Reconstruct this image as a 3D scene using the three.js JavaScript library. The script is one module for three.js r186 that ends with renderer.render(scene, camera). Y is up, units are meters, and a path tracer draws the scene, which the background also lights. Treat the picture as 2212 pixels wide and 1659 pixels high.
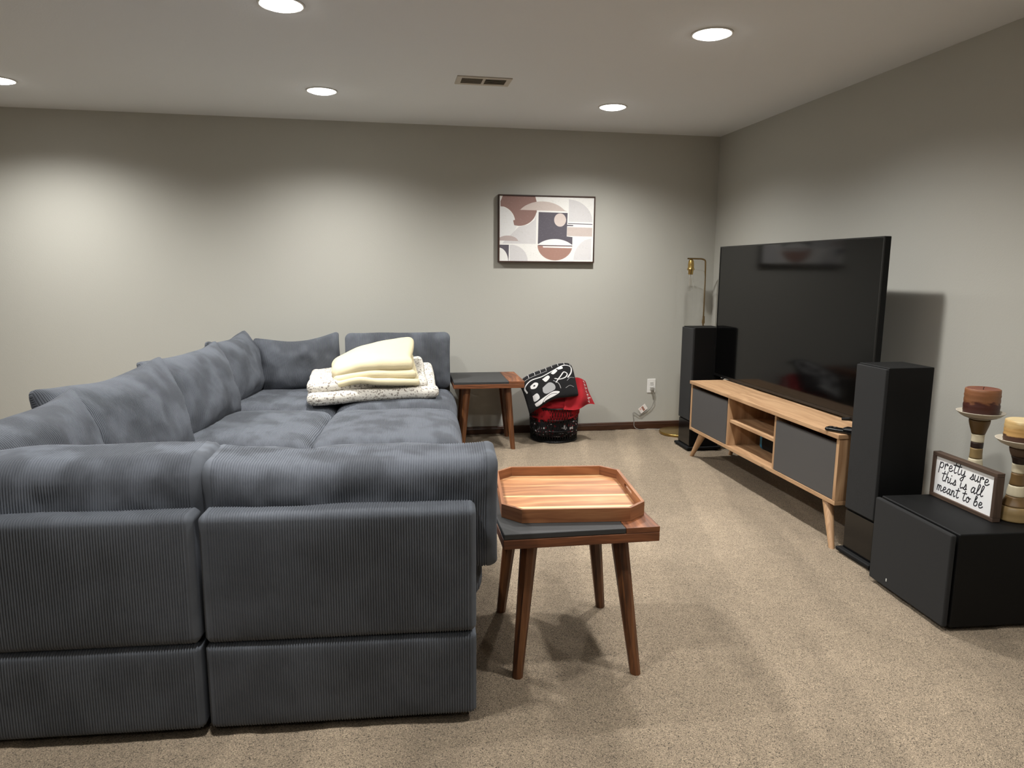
import * as THREE from 'three';
import { RoundedBoxGeometry } from 'three/addons/geometries/RoundedBoxGeometry.js';
import { ImprovedNoise } from 'three/addons/math/ImprovedNoise.js';
import { mergeGeometries } from 'three/addons/utils/BufferGeometryUtils.js';

// ---------------------------------------------------------------- camera, light, exposure
const scene = new THREE.Scene();
scene.background = new THREE.Color(0x000000);
const camera = new THREE.PerspectiveCamera(56.804, 2212 / 1659, 0.05, 40);
camera.position.set(-2.743, 1.3484, 5.7127);
camera.rotation.order = 'YXZ';
camera.rotation.set(-0.15983, -0.17539, 0.00699);
const renderer = new THREE.WebGLRenderer({ antialias: true });
renderer.toneMapping = THREE.LinearToneMapping;
renderer.toneMappingExposure = 1.78;
renderer.shadowMap.enabled = true;
const LAMP_COLOR = new THREE.Color(1.0, 0.992, 0.972);
const LAMP_CANDELA = 11;
const LAMP_CONE = 1.30, LAMP_BLEND = 0.9;
const CEIL = 2.44;
const LAMP_SPOTS = [
  [-3.11, 0.92, 'recessed ceiling light in the back row, left of the air vent'],
  [-1.205, 0.865, 'recessed ceiling light in the back row, right of the air vent near the corner'],
  [-4.985, 0.80, 'recessed ceiling light cut off by the left edge of the photo'],
  [-3.15, 2.40, 'recessed ceiling light cut off by the top edge, above the sofa'],
  [-1.22, 2.40, 'large near recessed ceiling light at top right, in front of the television'],
  [-5.02, 2.36, 'recessed ceiling light out of view, left of the one above the sofa'],
  [-1.22, 3.92, 'recessed ceiling light out of view above the tray table'],
  [-3.15, 3.92, 'recessed ceiling light out of view above the near sofa backs'],
  [-5.05, 3.92, 'recessed ceiling light out of view beyond the left sofa corner'],
  [-1.22, 5.44, 'dimmed recessed ceiling light behind the camera on the right'],
  [-3.15, 6.2, 'dimmed recessed ceiling light behind the camera on the left'],
];

// ---------------------------------------------------------------- helpers
function rng(seed) { let a = seed >>> 0; return () => { a = (a + 0x6D2B79F5) | 0; let t = Math.imul(a ^ (a >>> 15), 1 | a); t = (t + Math.imul(t ^ (t >>> 7), 61 | t)) ^ t; return ((t ^ (t >>> 14)) >>> 0) / 4294967296; }; }
const perlin = new ImprovedNoise();
const N3 = (x, y, z) => perlin.noise(x, y, z);
const fbm = (x, y, z, o = 4) => { let s = 0, a = 0.5; for (let i = 0; i < o; i++) { s += a * N3(x, y, z); x *= 2.03; y *= 2.03; z *= 2.03; a *= 0.5; } return s; };
const clamp = (x, a = 0, b = 1) => Math.min(b, Math.max(a, x));
const smooth = (a, b, x) => { const t = clamp((x - a) / (b - a)); return t * t * (3 - 2 * t); };
const mix = (a, b, t) => a + (b - a) * t;
const used = {};
function numbered(n) { const k = used[n] = (used[n] ?? -1) + 1; return k ? `${n}_${String(k).padStart(3, '0')}` : n; }
function prep(m) { m.castShadow = true; m.receiveShadow = true; return m; }
function part(name, geo, mat, parent, pos, rot) {
  const m = prep(new THREE.Mesh(Array.isArray(geo) ? mergeGeometries(geo.map(g => { const q = g.index ? g.toNonIndexed() : g; for (const k of Object.keys(q.attributes)) if (!['position', 'normal', 'uv'].includes(k)) q.deleteAttribute(k); return q; })) : geo, mat));
  m.name = name; if (pos) m.position.set(...pos); if (rot) m.rotation.set(...rot); parent.add(m); return m;
}
function thing(name, label, category, pos = [0, 0, 0], turn = 0, group) {
  const o = new THREE.Group(); o.name = numbered(name); o.position.set(...pos); o.rotation.y = turn;
  o.userData = { label, category }; if (group) o.userData.group = group; scene.add(o); return o;
}
function struct(name, geo, mat, pos) { const m = part(name, geo, mat, scene, pos); m.userData.kind = 'structure'; return m; }
const box = (w, h, d, x = 0, y = 0, z = 0) => new THREE.BoxGeometry(w, h, d).translate(x, y, z);
const rbox = (w, h, d, r, x = 0, y = 0, z = 0, s = 3) => new RoundedBoxGeometry(w, h, d, s, r).translate(x, y, z);
const lathe = (pts, seg = 48) => new THREE.LatheGeometry(pts.map(p => new THREE.Vector2(p[0], p[1])), seg);
function tube(pts, r, seg = 64, rad = 8) { return new THREE.TubeGeometry(new THREE.CatmullRomCurve3(pts.map(p => new THREE.Vector3(...p))), seg, r, rad, false); }
// box projected uv in metres, so that grain keeps its size; axis 'x','y','z' is the direction of the grain
function boxUV(geo, grain = 'x', off = [0, 0], fit = true) {
  const g = geo.index ? geo.toNonIndexed() : geo; g.computeVertexNormals();
  const p = g.attributes.position, n = g.attributes.normal, uv = new Float32Array(p.count * 2);
  for (let i = 0; i < p.count; i++) {
    const P = [p.getX(i), p.getY(i), p.getZ(i)], A = [Math.abs(n.getX(i)), Math.abs(n.getY(i)), Math.abs(n.getZ(i))];
    const k = A[0] > A[1] && A[0] > A[2] ? 0 : A[1] > A[2] ? 1 : 2, gi = 'xyz'.indexOf(grain);
    const rest = [0, 1, 2].filter(q => q !== k);
    let a = rest.includes(gi) ? gi : rest[0], b = rest.find(q => q !== a);
    uv[2 * i] = P[a] + off[0]; uv[2 * i + 1] = P[b] + off[1];
  }
  if (fit) for (const a of [0, 1]) { let lo = 1e9, hi = -1e9; for (let i = a; i < uv.length; i += 2) { lo = Math.min(lo, uv[i]); hi = Math.max(hi, uv[i]); }
    const room = 0.99 - (hi - lo); if (room > 0) { const f = ((off[a] * 3.7 + 0.31) % 1 + 1) % 1, sh = f * room + 0.005 - lo; for (let i = a; i < uv.length; i += 2) uv[i] += sh; } }
  g.setAttribute('uv', new THREE.BufferAttribute(uv, 2)); return g;
}
function dataTex(w, h, f, color = true, repeat = [1, 1]) {
  const d = new Uint8Array(w * h * 4);
  for (let j = 0; j < h; j++) for (let i = 0; i < w; i++) { const c = f(i / w, j / h, i, j), o = 4 * (j * w + i); d[o] = clamp(c[0], 0, 255); d[o + 1] = clamp(c[1], 0, 255); d[o + 2] = clamp(c[2], 0, 255); d[o + 3] = 255; }
  const t = new THREE.DataTexture(d, w, h); t.wrapS = t.wrapT = THREE.RepeatWrapping; t.magFilter = THREE.LinearFilter; t.minFilter = THREE.LinearMipmapLinearFilter; t.generateMipmaps = true;
  if (color) t.colorSpace = THREE.SRGBColorSpace; t.repeat.set(...repeat); t.needsUpdate = true; return t;
}
const std = (o) => new THREE.MeshStandardMaterial(o);
const phys = (o) => new THREE.MeshPhysicalMaterial(o);

// ---------------------------------------------------------------- materials
// painted plaster: fine orange-peel relief
const peel = dataTex(512, 512, (u, v) => { const a = u * 2 * Math.PI, b = v * 2 * Math.PI; const n = fbm(9 * Math.cos(a) + 20, 9 * Math.sin(a) + 9 * Math.cos(b), 9 * Math.sin(b) + 4, 3); const c = 128 + 200 * n; return [c, c, c]; }, false, [2.2, 2.2]);
const M = {};
M.wall = std({ color: 0xb2b0a7, roughness: 0.85, bumpMap: peel, bumpScale: 0.0003 });
M.ceiling = std({ color: 0xe0e2e4, roughness: 0.92, bumpMap: peel, bumpScale: 0.0004 });
// carpet: tufts of cut pile, each with its own tone and height
function carpetTextures() {
  const S = 1024, C = 205, R = rng(7), px = new Float32Array(C * C), py = new Float32Array(C * C), tone = new Float32Array(C * C), hh = new Float32Array(C * C);
  for (let i = 0; i < C * C; i++) { px[i] = R(); py[i] = R(); const q = R(); tone[i] = 0.80 + 0.34 * R() + (q < 0.07 ? -0.42 : q > 0.93 ? 0.16 : 0); hh[i] = 0.45 + 0.55 * R(); }
  const tex = new Float32Array(S * S), hgt = new Float32Array(S * S);
  for (let j = 0; j < S; j++) for (let i = 0; i < S; i++) {
    const x = i / S * C, y = j / S * C, cx = Math.floor(x), cy = Math.floor(y); let bd = 9, bi = 0;
    for (let b = -1; b <= 1; b++) for (let a = -1; a <= 1; a++) { const k = ((cy + b + C) % C) * C + (cx + a + C) % C, dx = cx + a + px[k] - x, dy = cy + b + py[k] - y, d = dx * dx + dy * dy; if (d < bd) { bd = d; bi = k; } }
    tex[j * S + i] = tone[bi]; hgt[j * S + i] = hh[bi] * (1 - 0.8 * Math.min(1, Math.sqrt(bd)));
  }
  const col = dataTex(S, S, (u, v, i, j) => { const t = tex[j * S + i]; return [151 * t, 135 * t, 114 * t]; });
  const bump = dataTex(S, S, (u, v, i, j) => { const c = 255 * hgt[j * S + i]; return [c, c, c]; }, false);
  for (const t of [col, bump]) t.repeat.set(1 / 0.5, 1 / 0.5);
  return [col, bump];
}
const [carpetMap, carpetBump] = carpetTextures();
M.carpet = phys({ map: carpetMap, bumpMap: carpetBump, bumpScale: 0.0045, roughness: 1, vertexColors: true, sheen: 0.15, sheenColor: new THREE.Color(0.5, 0.42, 0.33), sheenRoughness: 0.6 });
// wood with long grain; uv in metres, grain along u
function wood(pal, seed, { fine = 1, knots = 0, plank = 0, contrast = 1, size = 768, sap = 0 } = {}) {
  const R = rng(seed), kn = Array.from({ length: knots }, () => [R(), R()]);
  const tones = Array.from({ length: 12 }, () => R());
  return dataTex(size, size, (u, v, i, j) => {
    const L = 1.0; let x = u * L, y = v * L, pl = 0.5, off = 0;
    if (plank) { const k = Math.floor(y / plank); pl = tones[k % 12]; off = k * 7.3; }
    let wy = y;
    let kd = 0;
    for (const [a, b] of kn) { let dx = (x - a), dy = (y - b); dx -= Math.round(dx); dy -= Math.round(dy); const d = Math.sqrt(dx * dx * 1.6 + dy * dy * 14); kd = Math.max(kd, Math.exp(-d * d * 900)); wy += 0.02 * Math.exp(-d * d * 60) * Math.sign(dy); }
    const warp = fbm(x * 2.2 + seed, wy * 5 + off, 1.7, 3);
    const s1 = N3(x * 1.3 + off, wy * 26 + warp * 3.2, seed), s2 = N3(x * 5 + off, wy * 120 * fine + warp * 5, seed + 9), s3 = N3(x * 22, wy * 420 * fine, seed + 3);
    let t = 0.5 + contrast * (0.42 * s1 + 0.2 * s2 + 0.13 * s3) + (pl - 0.5) * 0.75 * (plank ? 1 : 0);
    if (sap) { const e = (y / plank) % 1 + 0.05 * N3(x * 3, 1.5, off); t += sap * (1 - smooth(0.08, 0.2, e)); }
    t = clamp(t); const q = t * (pal.length - 1), k = Math.min(pal.length - 2, Math.floor(q)), f = q - k;
    const c = [0, 1, 2].map(z => mix(pal[k][z], pal[k + 1][z], f) * (1 - 0.55 * kd)); return c;
  });
}
const acaciaMap = wood([[64, 37, 22], [102, 62, 38], [138, 88, 56], [170, 118, 78]], 3, { contrast: 1.15 });
const trayMap = wood([[106, 64, 40], [146, 96, 62], [178, 126, 84], [226, 190, 140]], 11, { plank: 0.125, contrast: 0.85, knots: 4, sap: 0.36 });
const oakMap = wood([[126, 96, 68], [162, 126, 92], [188, 152, 115], [206, 174, 138]], 21, { knots: 4, contrast: 0.9 });
const darkWoodMap = wood([[40, 22, 12], [62, 36, 20], [80, 48, 28]], 31);
M.acacia = std({ map: acaciaMap, roughness: 0.48, color: 0xfff4ea });
M.acaciaLeg = std({ map: acaciaMap, roughness: 0.45, color: 0xc8c4b4 });
M.tray = std({ map: trayMap, roughness: 0.42 });
M.slate = std({ color: 0x343434, roughness: 0.62 });
M.oak = std({ map: oakMap, roughness: 0.5 });
M.oakEdge = std({ map: oakMap, roughness: 0.55, color: 0xfff2c4 });
M.greyDoor = std({ color: 0x4b4a4a, roughness: 0.5 });
M.baseboard = std({ map: darkWoodMap, roughness: 0.4 });
M.blackMatte = phys({ color: 0x080808, roughness: 0.75, specularIntensity: 0.6 });
M.blackVinyl = phys({ color: 0x060606, roughness: 0.6, specularIntensity: 0.5 });
M.blackGloss = std({ color: 0x060607, roughness: 0.14 });
const weave = dataTex(256, 256, (u, v) => { const c = 128 + 90 * Math.sin(u * 2 * Math.PI * 32) * Math.sin(v * 2 * Math.PI * 32); return [c, c, c]; }, false, [12, 12]);
M.grille = std({ color: 0x232323, roughness: 0.95, bumpMap: weave, bumpScale: 0.0008 });
M.white = std({ color: 0xe6e4df, roughness: 0.5 });
M.metalWhite = std({ color: 0xbdb5a8, roughness: 0.5 });
M.duct = std({ color: 0x2a2723, roughness: 0.8 });
M.brass = std({ color: 0xb79a5c, metalness: 1, roughness: 0.28 });
M.darkBrass = std({ color: 0x8a7350, metalness: 0.9, roughness: 0.4 });
M.glass = phys({ color: 0xffffff, transmission: 1, thickness: 0, roughness: 0.02, ior: 1.45 });
// corduroy velvet: ribs 7.5 mm apart (relief), nap tones by vertex colour
const PITCH = 0.0075;
const ribTex = dataTex(256, 256, (u, v) => { const t = (u * 4) % 1; const c = 255 * Math.pow(Math.sin(Math.PI * t), 0.6) * (0.9 + 0.1 * N3(u * 40, v * 30, 2)); return [c, c, c]; }, false);
ribTex.repeat.set(1 / (4 * PITCH), 1 / (4 * PITCH));
const fuzzTex = dataTex(256, 256, (u, v) => { const R = N3(u * 60, v * 60, 5) + N3(u * 110, v * 110, 8) * 0.6; const c = 128 + 110 * R; return [c, c, c]; }, false, [8, 8]);
const velvet = { color: 0x55595f, roughness: 0.9, vertexColors: true, sheen: 0.45, sheenColor: new THREE.Color(0.26, 0.28, 0.33), sheenRoughness: 0.4 };
M.corduroy = phys({ ...velvet, bumpMap: ribTex, bumpScale: 0.0045 });
M.corduroyReal = phys({ ...velvet, bumpMap: fuzzTex, bumpScale: 0.0004 });
M.feet = std({ color: 0x111111, roughness: 0.6 });

// ---------------------------------------------------------------- ribbed, padded box: rings across x, each a rounded rectangle in y,z
function padded({ w, h, d, r = 0.05, nx = 40, seg = 12, deform, ribs = 0, nap = 1, seed = 1 }) {
  const rc = Math.min(r * 1.15, h / 2 - 1e-3, d / 2 - 1e-3); r = Math.min(r, rc);
  const loop = []; // [y, z, ny, nz]
  const corner = (cy, cz, a0) => { for (let k = 0; k <= 6; k++) { const a = a0 + k / 6 * Math.PI / 2; loop.push([cy + rc * Math.sin(a), cz + rc * Math.cos(a), Math.sin(a), Math.cos(a)]); } };
  const side = (y0, z0, y1, z1, ny, nz) => { for (let k = 1; k < seg; k++) { const t = k / seg; loop.push([mix(y0, y1, t), mix(z0, z1, t), ny, nz]); } };
  const Y = h / 2 - rc, Z = d / 2 - rc;
  corner(Y, Z, 0); side(h / 2, Z, h / 2, -Z, 1, 0); corner(Y, -Z, Math.PI / 2); side(Y, -d / 2, -Y, -d / 2, 0, -1);
  corner(-Y, -Z, Math.PI); side(-h / 2, -Z, -h / 2, Z, -1, 0); corner(-Y, Z, 1.5 * Math.PI); side(-Y, d / 2, Y, d / 2, 0, 1);
  const m = loop.length, cols = [];
  const per = [0]; for (let k = 0; k < m; k++) { const a = loop[k], b = loop[(k + 1) % m]; per.push(per[k] + Math.hypot(a[0] - b[0], a[1] - b[1])); }
  for (const s of [0.02, 0.3, 0.55, 0.78]) cols.push([-w / 2, r, s]);
  for (let k = 0; k <= 6; k++) { const a = k / 6 * Math.PI / 2; cols.push([-w / 2 + r * (1 - Math.cos(a)), r * (1 - Math.sin(a)), 1]); }
  const n = ribs ? Math.round((w - 2 * r) / PITCH * 8) : nx;
  for (let k = 1; k < n; k++) cols.push([mix(-w / 2 + r, w / 2 - r, k / n), 0, 1]);
  const mir = cols.slice(0, 11).reverse().map(c => [-c[0], c[1], c[2]]); cols.push(...mir);
  const c = cols.length, P = new Float32Array(c * (m + 1) * 3), U = new Float32Array(c * (m + 1) * 2), K = new Float32Array(c * (m + 1) * 3), I = [];
  const v = new THREE.Vector3();
  for (let i = 0; i < c; i++) for (let k = 0; k <= m; k++) {
    const q = loop[k % m], [x, o, s] = cols[i], id = i * (m + 1) + k;
    v.set(x, (q[0] - q[2] * o) * s, (q[1] - q[3] * o) * s);
    const t = 0.5 + fbm(v.x * 7 + seed * 3.1, v.y * 7 + seed, v.z * 7 - seed, 4) * 1.1, f = mix(1, 0.76 + 0.5 * smooth(0.3, 0.7, t), nap);
    K.set([f, f, f * (1 + 0.02 * nap)], 3 * id);
    if (deform) deform(v);
    P.set([v.x, v.y, v.z], 3 * id); U.set([x + (s < 1 ? (1 - s) * 0.2 : 0), per[k]], 2 * id);
  }
  for (let i = 0; i < c - 1; i++) for (let k = 0; k < m; k++) { const a = i * (m + 1) + k, b = a + 1, e = a + m + 1, f = e + 1; I.push(a, e, b, b, e, f); }
  const g = new THREE.BufferGeometry(); g.setAttribute('position', new THREE.BufferAttribute(P, 3)); g.setAttribute('uv', new THREE.BufferAttribute(U, 2)); g.setAttribute('color', new THREE.BufferAttribute(K, 3)); g.setIndex(I);
  const weld = () => { g.computeVertexNormals(); const nn = g.attributes.normal; for (let i = 0; i < c; i++) { const a = i * (m + 1), b = a + m; const x = nn.getX(a) + nn.getX(b), y = nn.getY(a) + nn.getY(b), z = nn.getZ(a) + nn.getZ(b), l = Math.hypot(x, y, z) || 1; nn.setXYZ(a, x / l, y / l, z / l); nn.setXYZ(b, x / l, y / l, z / l); } };
  weld();
  if (ribs) {
    const nn = g.attributes.normal, pp = g.attributes.position;
    for (let i = 0; i < c; i++) { if (cols[i][2] < 1) continue; const t = ((cols[i][0] + 10 * PITCH * 50) / PITCH) % 1, a = ribs * (Math.pow(Math.abs(Math.sin(Math.PI * t)), 0.75) - 0.7);
      for (let k = 0; k <= m; k++) { const id = i * (m + 1) + k; const e = a * (0.95 + 0.15 * N3(pp.getX(id) * 60, pp.getY(id) * 60, pp.getZ(id) * 60)); pp.setXYZ(id, pp.getX(id) + nn.getX(id) * e, pp.getY(id) + nn.getY(id) * e, pp.getZ(id) + nn.getZ(id) * e); } }
    weld();
  }
  // outward faces
  const p0 = g.attributes.position, n0 = g.attributes.normal; let s = 0; for (let i = 0; i < p0.count; i += 97) s += n0.getX(i) * p0.getX(i) + n0.getY(i) * p0.getY(i) + n0.getZ(i) * p0.getZ(i);
  if (s < 0) { const ix = g.index.array; for (let i = 0; i < ix.length; i += 3) { const t = ix[i]; ix[i] = ix[i + 1]; ix[i + 1] = t; } for (let i = 0; i < n0.count; i++) n0.setXYZ(i, -n0.getX(i), -n0.getY(i), -n0.getZ(i)); }
  return g;
}

// ---------------------------------------------------------------- the room
const X0 = -7.6, X1 = 0, Z0 = 0, Z1 = 8.4;
{ // carpet: vacuum strokes leave the pile lying two ways
  const W = X1 - X0, D = Z1 - Z0, nx = 520, nz = 580, g = new THREE.PlaneGeometry(W, D, nx, nz).rotateX(-Math.PI / 2).translate((X0 + X1) / 2, 0, (Z0 + Z1) / 2);
  const p = g.attributes.position, col = new Float32Array(p.count * 3), uv = g.attributes.uv;
  for (let i = 0; i < p.count; i++) {
    const x = p.getX(i), z = p.getZ(i); uv.setXY(i, x, z);
    const sw = x * 0.97 + z * 0.24 + 0.12 * fbm(x * 1.3, z * 0.6, 3, 2), a = N3(sw * 5.2, z * 0.35, 1) + 0.5 * N3(sw * 11, z * 0.5, 4), b = fbm(x * 2.1, z * 2.1, 7, 4);
    const lay = smooth(-0.16, 0.2, a + 0.30 * b), patch = smooth(-0.2, 0.35, fbm(x * 3.3 + 4, z * 3.3, 12, 3));
    const clump = smooth(-0.25, 0.3, fbm(x * 14, z * 14, 5, 3)); const f = 0.86 + 0.17 * lay + 0.07 * patch + 0.07 * clump; col.set([f, f, f], 3 * i);
    p.setY(i, -0.0055 + 0.004 * lay + 0.0015 * patch + 0.003 * clump);
  }
  g.setAttribute('color', new THREE.BufferAttribute(col, 3)); g.computeVertexNormals();
  const slab = box(W + 0.3, 0.12, D + 0.3, (X0 + X1) / 2, -0.075, (Z0 + Z1) / 2); slab.setAttribute('color', new THREE.BufferAttribute(new Float32Array(slab.attributes.position.count * 3).fill(1), 3));
  const all = mergeGeometries([g.toNonIndexed(), slab.toNonIndexed()]);
  struct('floor', all, M.carpet);
}
const wallGeo = (w, h, d, x, y, z) => boxUV(box(w, h, d, x, y, z), 'x', [0, 0], false);
const roomMidX = (X0 + X1) / 2, roomMidZ = (Z0 + Z1) / 2, RW = X1 - X0, RD = Z1 - Z0;
struct('ceiling', wallGeo(RW + 0.3, 0.12, RD + 0.3, roomMidX, CEIL + 0.06, roomMidZ), M.ceiling);
struct('wall_back', wallGeo(RW + 0.3, CEIL, 0.12, roomMidX, CEIL / 2, -0.06), M.wall);
struct('wall_right', wallGeo(0.12, CEIL, RD, 0.06, CEIL / 2, roomMidZ), M.wall);
struct('wall_left', wallGeo(0.12, CEIL, RD, X0 - 0.06, CEIL / 2, roomMidZ), M.wall);
struct('wall_front', wallGeo(RW + 0.3, CEIL, 0.12, roomMidX, CEIL / 2, Z1 + 0.06), M.wall);
function skirting(name, len, place) {
  const s = new THREE.Shape(); s.moveTo(0, 0); s.lineTo(0.016, 0); s.lineTo(0.016, 0.040); s.lineTo(0.013, 0.047); s.lineTo(0.013, 0.052); s.quadraticCurveTo(0.012, 0.060, 0.004, 0.062); s.lineTo(0, 0.062); s.closePath();
  const g = new THREE.ExtrudeGeometry(s, { depth: len, bevelEnabled: false }); place(g); struct(name, boxUV(g, name === 'baseboard_back' ? 'x' : 'z'), M.baseboard);
}
skirting('baseboard_back', RW, g => g.rotateY(-Math.PI / 2).translate(X1, 0, 0));
skirting('baseboard_right', RD - 0.02, g => g.rotateY(Math.PI).translate(X1, 0, RD));

// ---------------------------------------------------------------- ceiling lights and vent
{
  const ring = lathe([[0.085, -0.002], [0.087, -0.005], [0.091, -0.006], [0.095, -0.004], [0.097, 0.0], [0.085, 0.0]], 56);
  const lensG = lathe([[0.0001, -0.0190], [0.035, -0.0178], [0.062, -0.0140], [0.079, -0.0075], [0.086, -0.001], [0.086, 0.0]], 48);
  const lensM = std({ color: 0xffffff, emissive: LAMP_COLOR, emissiveIntensity: 11, roughness: 0.4 });
  const proto = new THREE.Group(); part('trim_ring', ring, M.white, proto); part('lens', lensG, lensM, proto);
  LAMP_SPOTS.forEach(([x, z, label], i) => {
    const g = proto.clone(); g.name = numbered('recessed_light'); g.position.set(x, CEIL, z);
    g.userData = { label, category: 'ceiling light', group: 'recessed lights in the ceiling' }; scene.add(g);
    const s = new THREE.SpotLight(LAMP_COLOR, z > 5 ? LAMP_CANDELA * 0.25 : z > 3.5 ? LAMP_CANDELA * 0.72 : LAMP_CANDELA, 0, LAMP_CONE, LAMP_BLEND, 2); s.name = 'lamp_light'; s.position.set(0, -0.022, 0); s.target.position.set(0, -2, 0); s.castShadow = true; s.shadow.radius = 3.2; s.shadow.mapSize.set(1024, 1024);
    g.add(s); g.add(s.target); s.target.name = 'lamp_aim';
  });
}
{
  const t = thing('ceiling_vent', 'painted ceiling air register with two louvered slots between the recessed lights', 'vent', [-2.155, CEIL, 1.357]);
  const w = 0.32, d = 0.175;
  part('frame', [box(w, 0.006, 0.03, 0, -0.003, -d / 2 + 0.015), box(w, 0.006, 0.03, 0, -0.003, d / 2 - 0.015), box(0.03, 0.006, d - 0.06, -w / 2 + 0.015, -0.003, 0), box(0.03, 0.006, d - 0.06, w / 2 - 0.015, -0.003, 0), box(0.016, 0.006, d - 0.06, 0, -0.003, 0)], M.metalWhite, t);
  part('duct', box(w - 0.06, 0.001, d - 0.06, 0, -0.0005, 0), M.duct, t);
  for (const s of [-1, 1]) for (let k = 0; k < 6; k++) part('louver', box(0.12, 0.0012, 0.016, 0, 0, 0), M.metalWhite, t, [s * 0.069, -0.004, -0.05 + k * 0.02], [s < 0 ? 0.55 : 0.32, 0, 0]);
}

// ---------------------------------------------------------------- sectional sofa
const TH = THREE.MathUtils.degToRad(3.8), SO = new THREE.Vector3(-2.497, 0, 3.765);
const sofaPoint = (u, y, w) => new THREE.Vector3(-u, y, -w).applyAxisAngle(new THREE.Vector3(0, 1, 0), -TH).add(SO);
function pillowGeo(w, h, d, seed, { ribs = 0, soft = 1, softX = soft, lean = 0, sag = 0.02, r = undefined } = {}) {
  return padded({ w, h, d, r: r ?? 0.03, nx: 56, seg: 16, ribs, seed, deform: v => {
    const X = v.x / (w / 2), Y = v.y / (h / 2), ax = Math.abs(X), ay = Math.abs(Y);
    const th = mix(1, 0.14 + 0.86 * Math.pow(Math.max(0, 1 - ax ** 3), 0.7), softX) * mix(1, 0.18 + 0.82 * Math.pow(Math.max(0, 1 - ay ** 3), 0.7), soft);
    const lump = (soft > 0.5 ? 0.05 : 0.03) * fbm(v.x * 4 + seed * 5, v.y * 4, seed, 3);
    v.z = v.z * th + lump * (1 - 0.3 * ay);
    v.x *= 1 - 0.035 * soft * (1 - Y * Y); v.y *= 1 - 0.08 * soft * (1 - X * X);
    v.y -= sag * (1 - X * X) * (Y > 0 ? Y : 0); v.y += 0.02 * N3(v.x * 3.1 + seed, seed * 2.2, 0.5) * (Y > 0 ? Y : 0);
    v.z += lean * Y * Y;
  } });
}
function seatGeo(w, h, d, seed, ribs = 0) {
  return padded({ w, h, d, r: 0.075, nx: 56, seg: 26, ribs, seed, deform: v => {
    const X = v.x / (w / 2), Z = v.z / (d / 2), top = smooth(-0.2, 0.6, v.y / (h / 2));
    v.y += top * (0.045 * (1 - X ** 4) * (1 - Z ** 4) - 0.026 + 0.022 * fbm(v.x * 3 + seed, v.z * 3, seed, 2));
    v.x += 0.012 * Math.sign(X) * (1 - Z * Z) * smooth(0.5, 1, Math.abs(X)); v.z += 0.01 * Math.sign(Z) * (1 - X * X) * smooth(0.5, 1, Math.abs(Z));
  } });
}
function panelGeo(w, h, d, seed, ribs = 0, r = 0.02) {
  return padded({ w, h, d, r, nx: 40, seg: 14, ribs, seed, nap: 0.4, deform: v => { const X = v.x / (w / 2), Y = v.y / (h / 2); if (v.z > 0) v.z += 0.004 * (1 - X ** 6) * (1 - Y ** 6) + 0.003 * fbm(v.x * 5, v.y * 5, seed, 2); } });
}
// u0..u1 from the right, w0..w1 from the near side; backs: which sides carry a back frame and a back cushion
function sofaModule(label, u0, u1, w0, w1, backs, seed, real = 0) {
  const c = sofaPoint((u0 + u1) / 2, 0, (w0 + w1) / 2), t = thing('sofa_module', label, 'sofa', [c.x, 0, c.z], -TH, 'modules of the grey corduroy sectional sofa');
  const W = u1 - u0 - 0.006, D = w1 - w0 - 0.006, FT = 0.15, mat = real ? M.corduroyReal : M.corduroy;
  part('base', panelGeo(W, 0.262, D, seed, real ? 0.0046 : 0, 0.016), mat, t, [0, 0.151, 0]);
  for (const sx of [-1, 1]) for (const sz of [-1, 1]) part('foot', new THREE.CylinderGeometry(0.022, 0.018, 0.026, 16), M.feet, t, [sx * (W / 2 - 0.07), 0.011, sz * (D / 2 - 0.07)]);
  let x0 = -W / 2, x1 = W / 2, z0 = -D / 2, z1 = D / 2;
  const FH = 0.386, FY = 0.2835 + FH / 2;
  if (backs.near) { part('back_frame', panelGeo(W, FH, FT, seed + 1, real ? 0.0046 : 0), mat, t, [0, FY, z1 - FT / 2]); z1 -= FT; }
  if (backs.far) { part('back_frame', panelGeo(W, FH, FT, seed + 2), M.corduroy, t, [0, FY, z0 + FT / 2], [0, Math.PI, 0]); z0 += FT; }
  if (backs.left) { const L = z1 - z0; part('back_frame', panelGeo(L, FH, FT, seed + 3), M.corduroy, t, [x0 + FT / 2, FY, (z0 + z1) / 2], [0, -Math.PI / 2, 0]); x0 += FT; }
  const sw = x1 - x0, sd = z1 - z0;
  part('seat_cushion', seatGeo(sw + 0.03, 0.18, sd + 0.012, seed + 4), M.corduroy, t, [(x0 + x1) / 2 + 0.012, 0.37, (z0 + z1) / 2]);
  for (const q of backs.cushions || []) part('back_cushion', pillowGeo(q.w, q.h, q.d, q.seed, q.opt), q.opt && q.opt.ribs ? M.corduroyReal : M.corduroy, t, q.pos, q.rot);
  return t;
}
const HP = Math.PI / 2;
const R0 = 0.0046;
sofaModule('right near sofa module seen from behind, its ribbed back standing beside the tray table', 0, 0.78, 0, 0.85,
  { near: 1, cushions: [{ w: 0.87, h: 0.37, d: 0.27, seed: 3, opt: { ribs: R0, soft: 0.35, softX: 0.06, sag: 0.012, r: 0.035 }, pos: [0.028, 0.618, 0.215], rot: [0.07, 0, 0.0] }] }, 1, 1);
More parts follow.
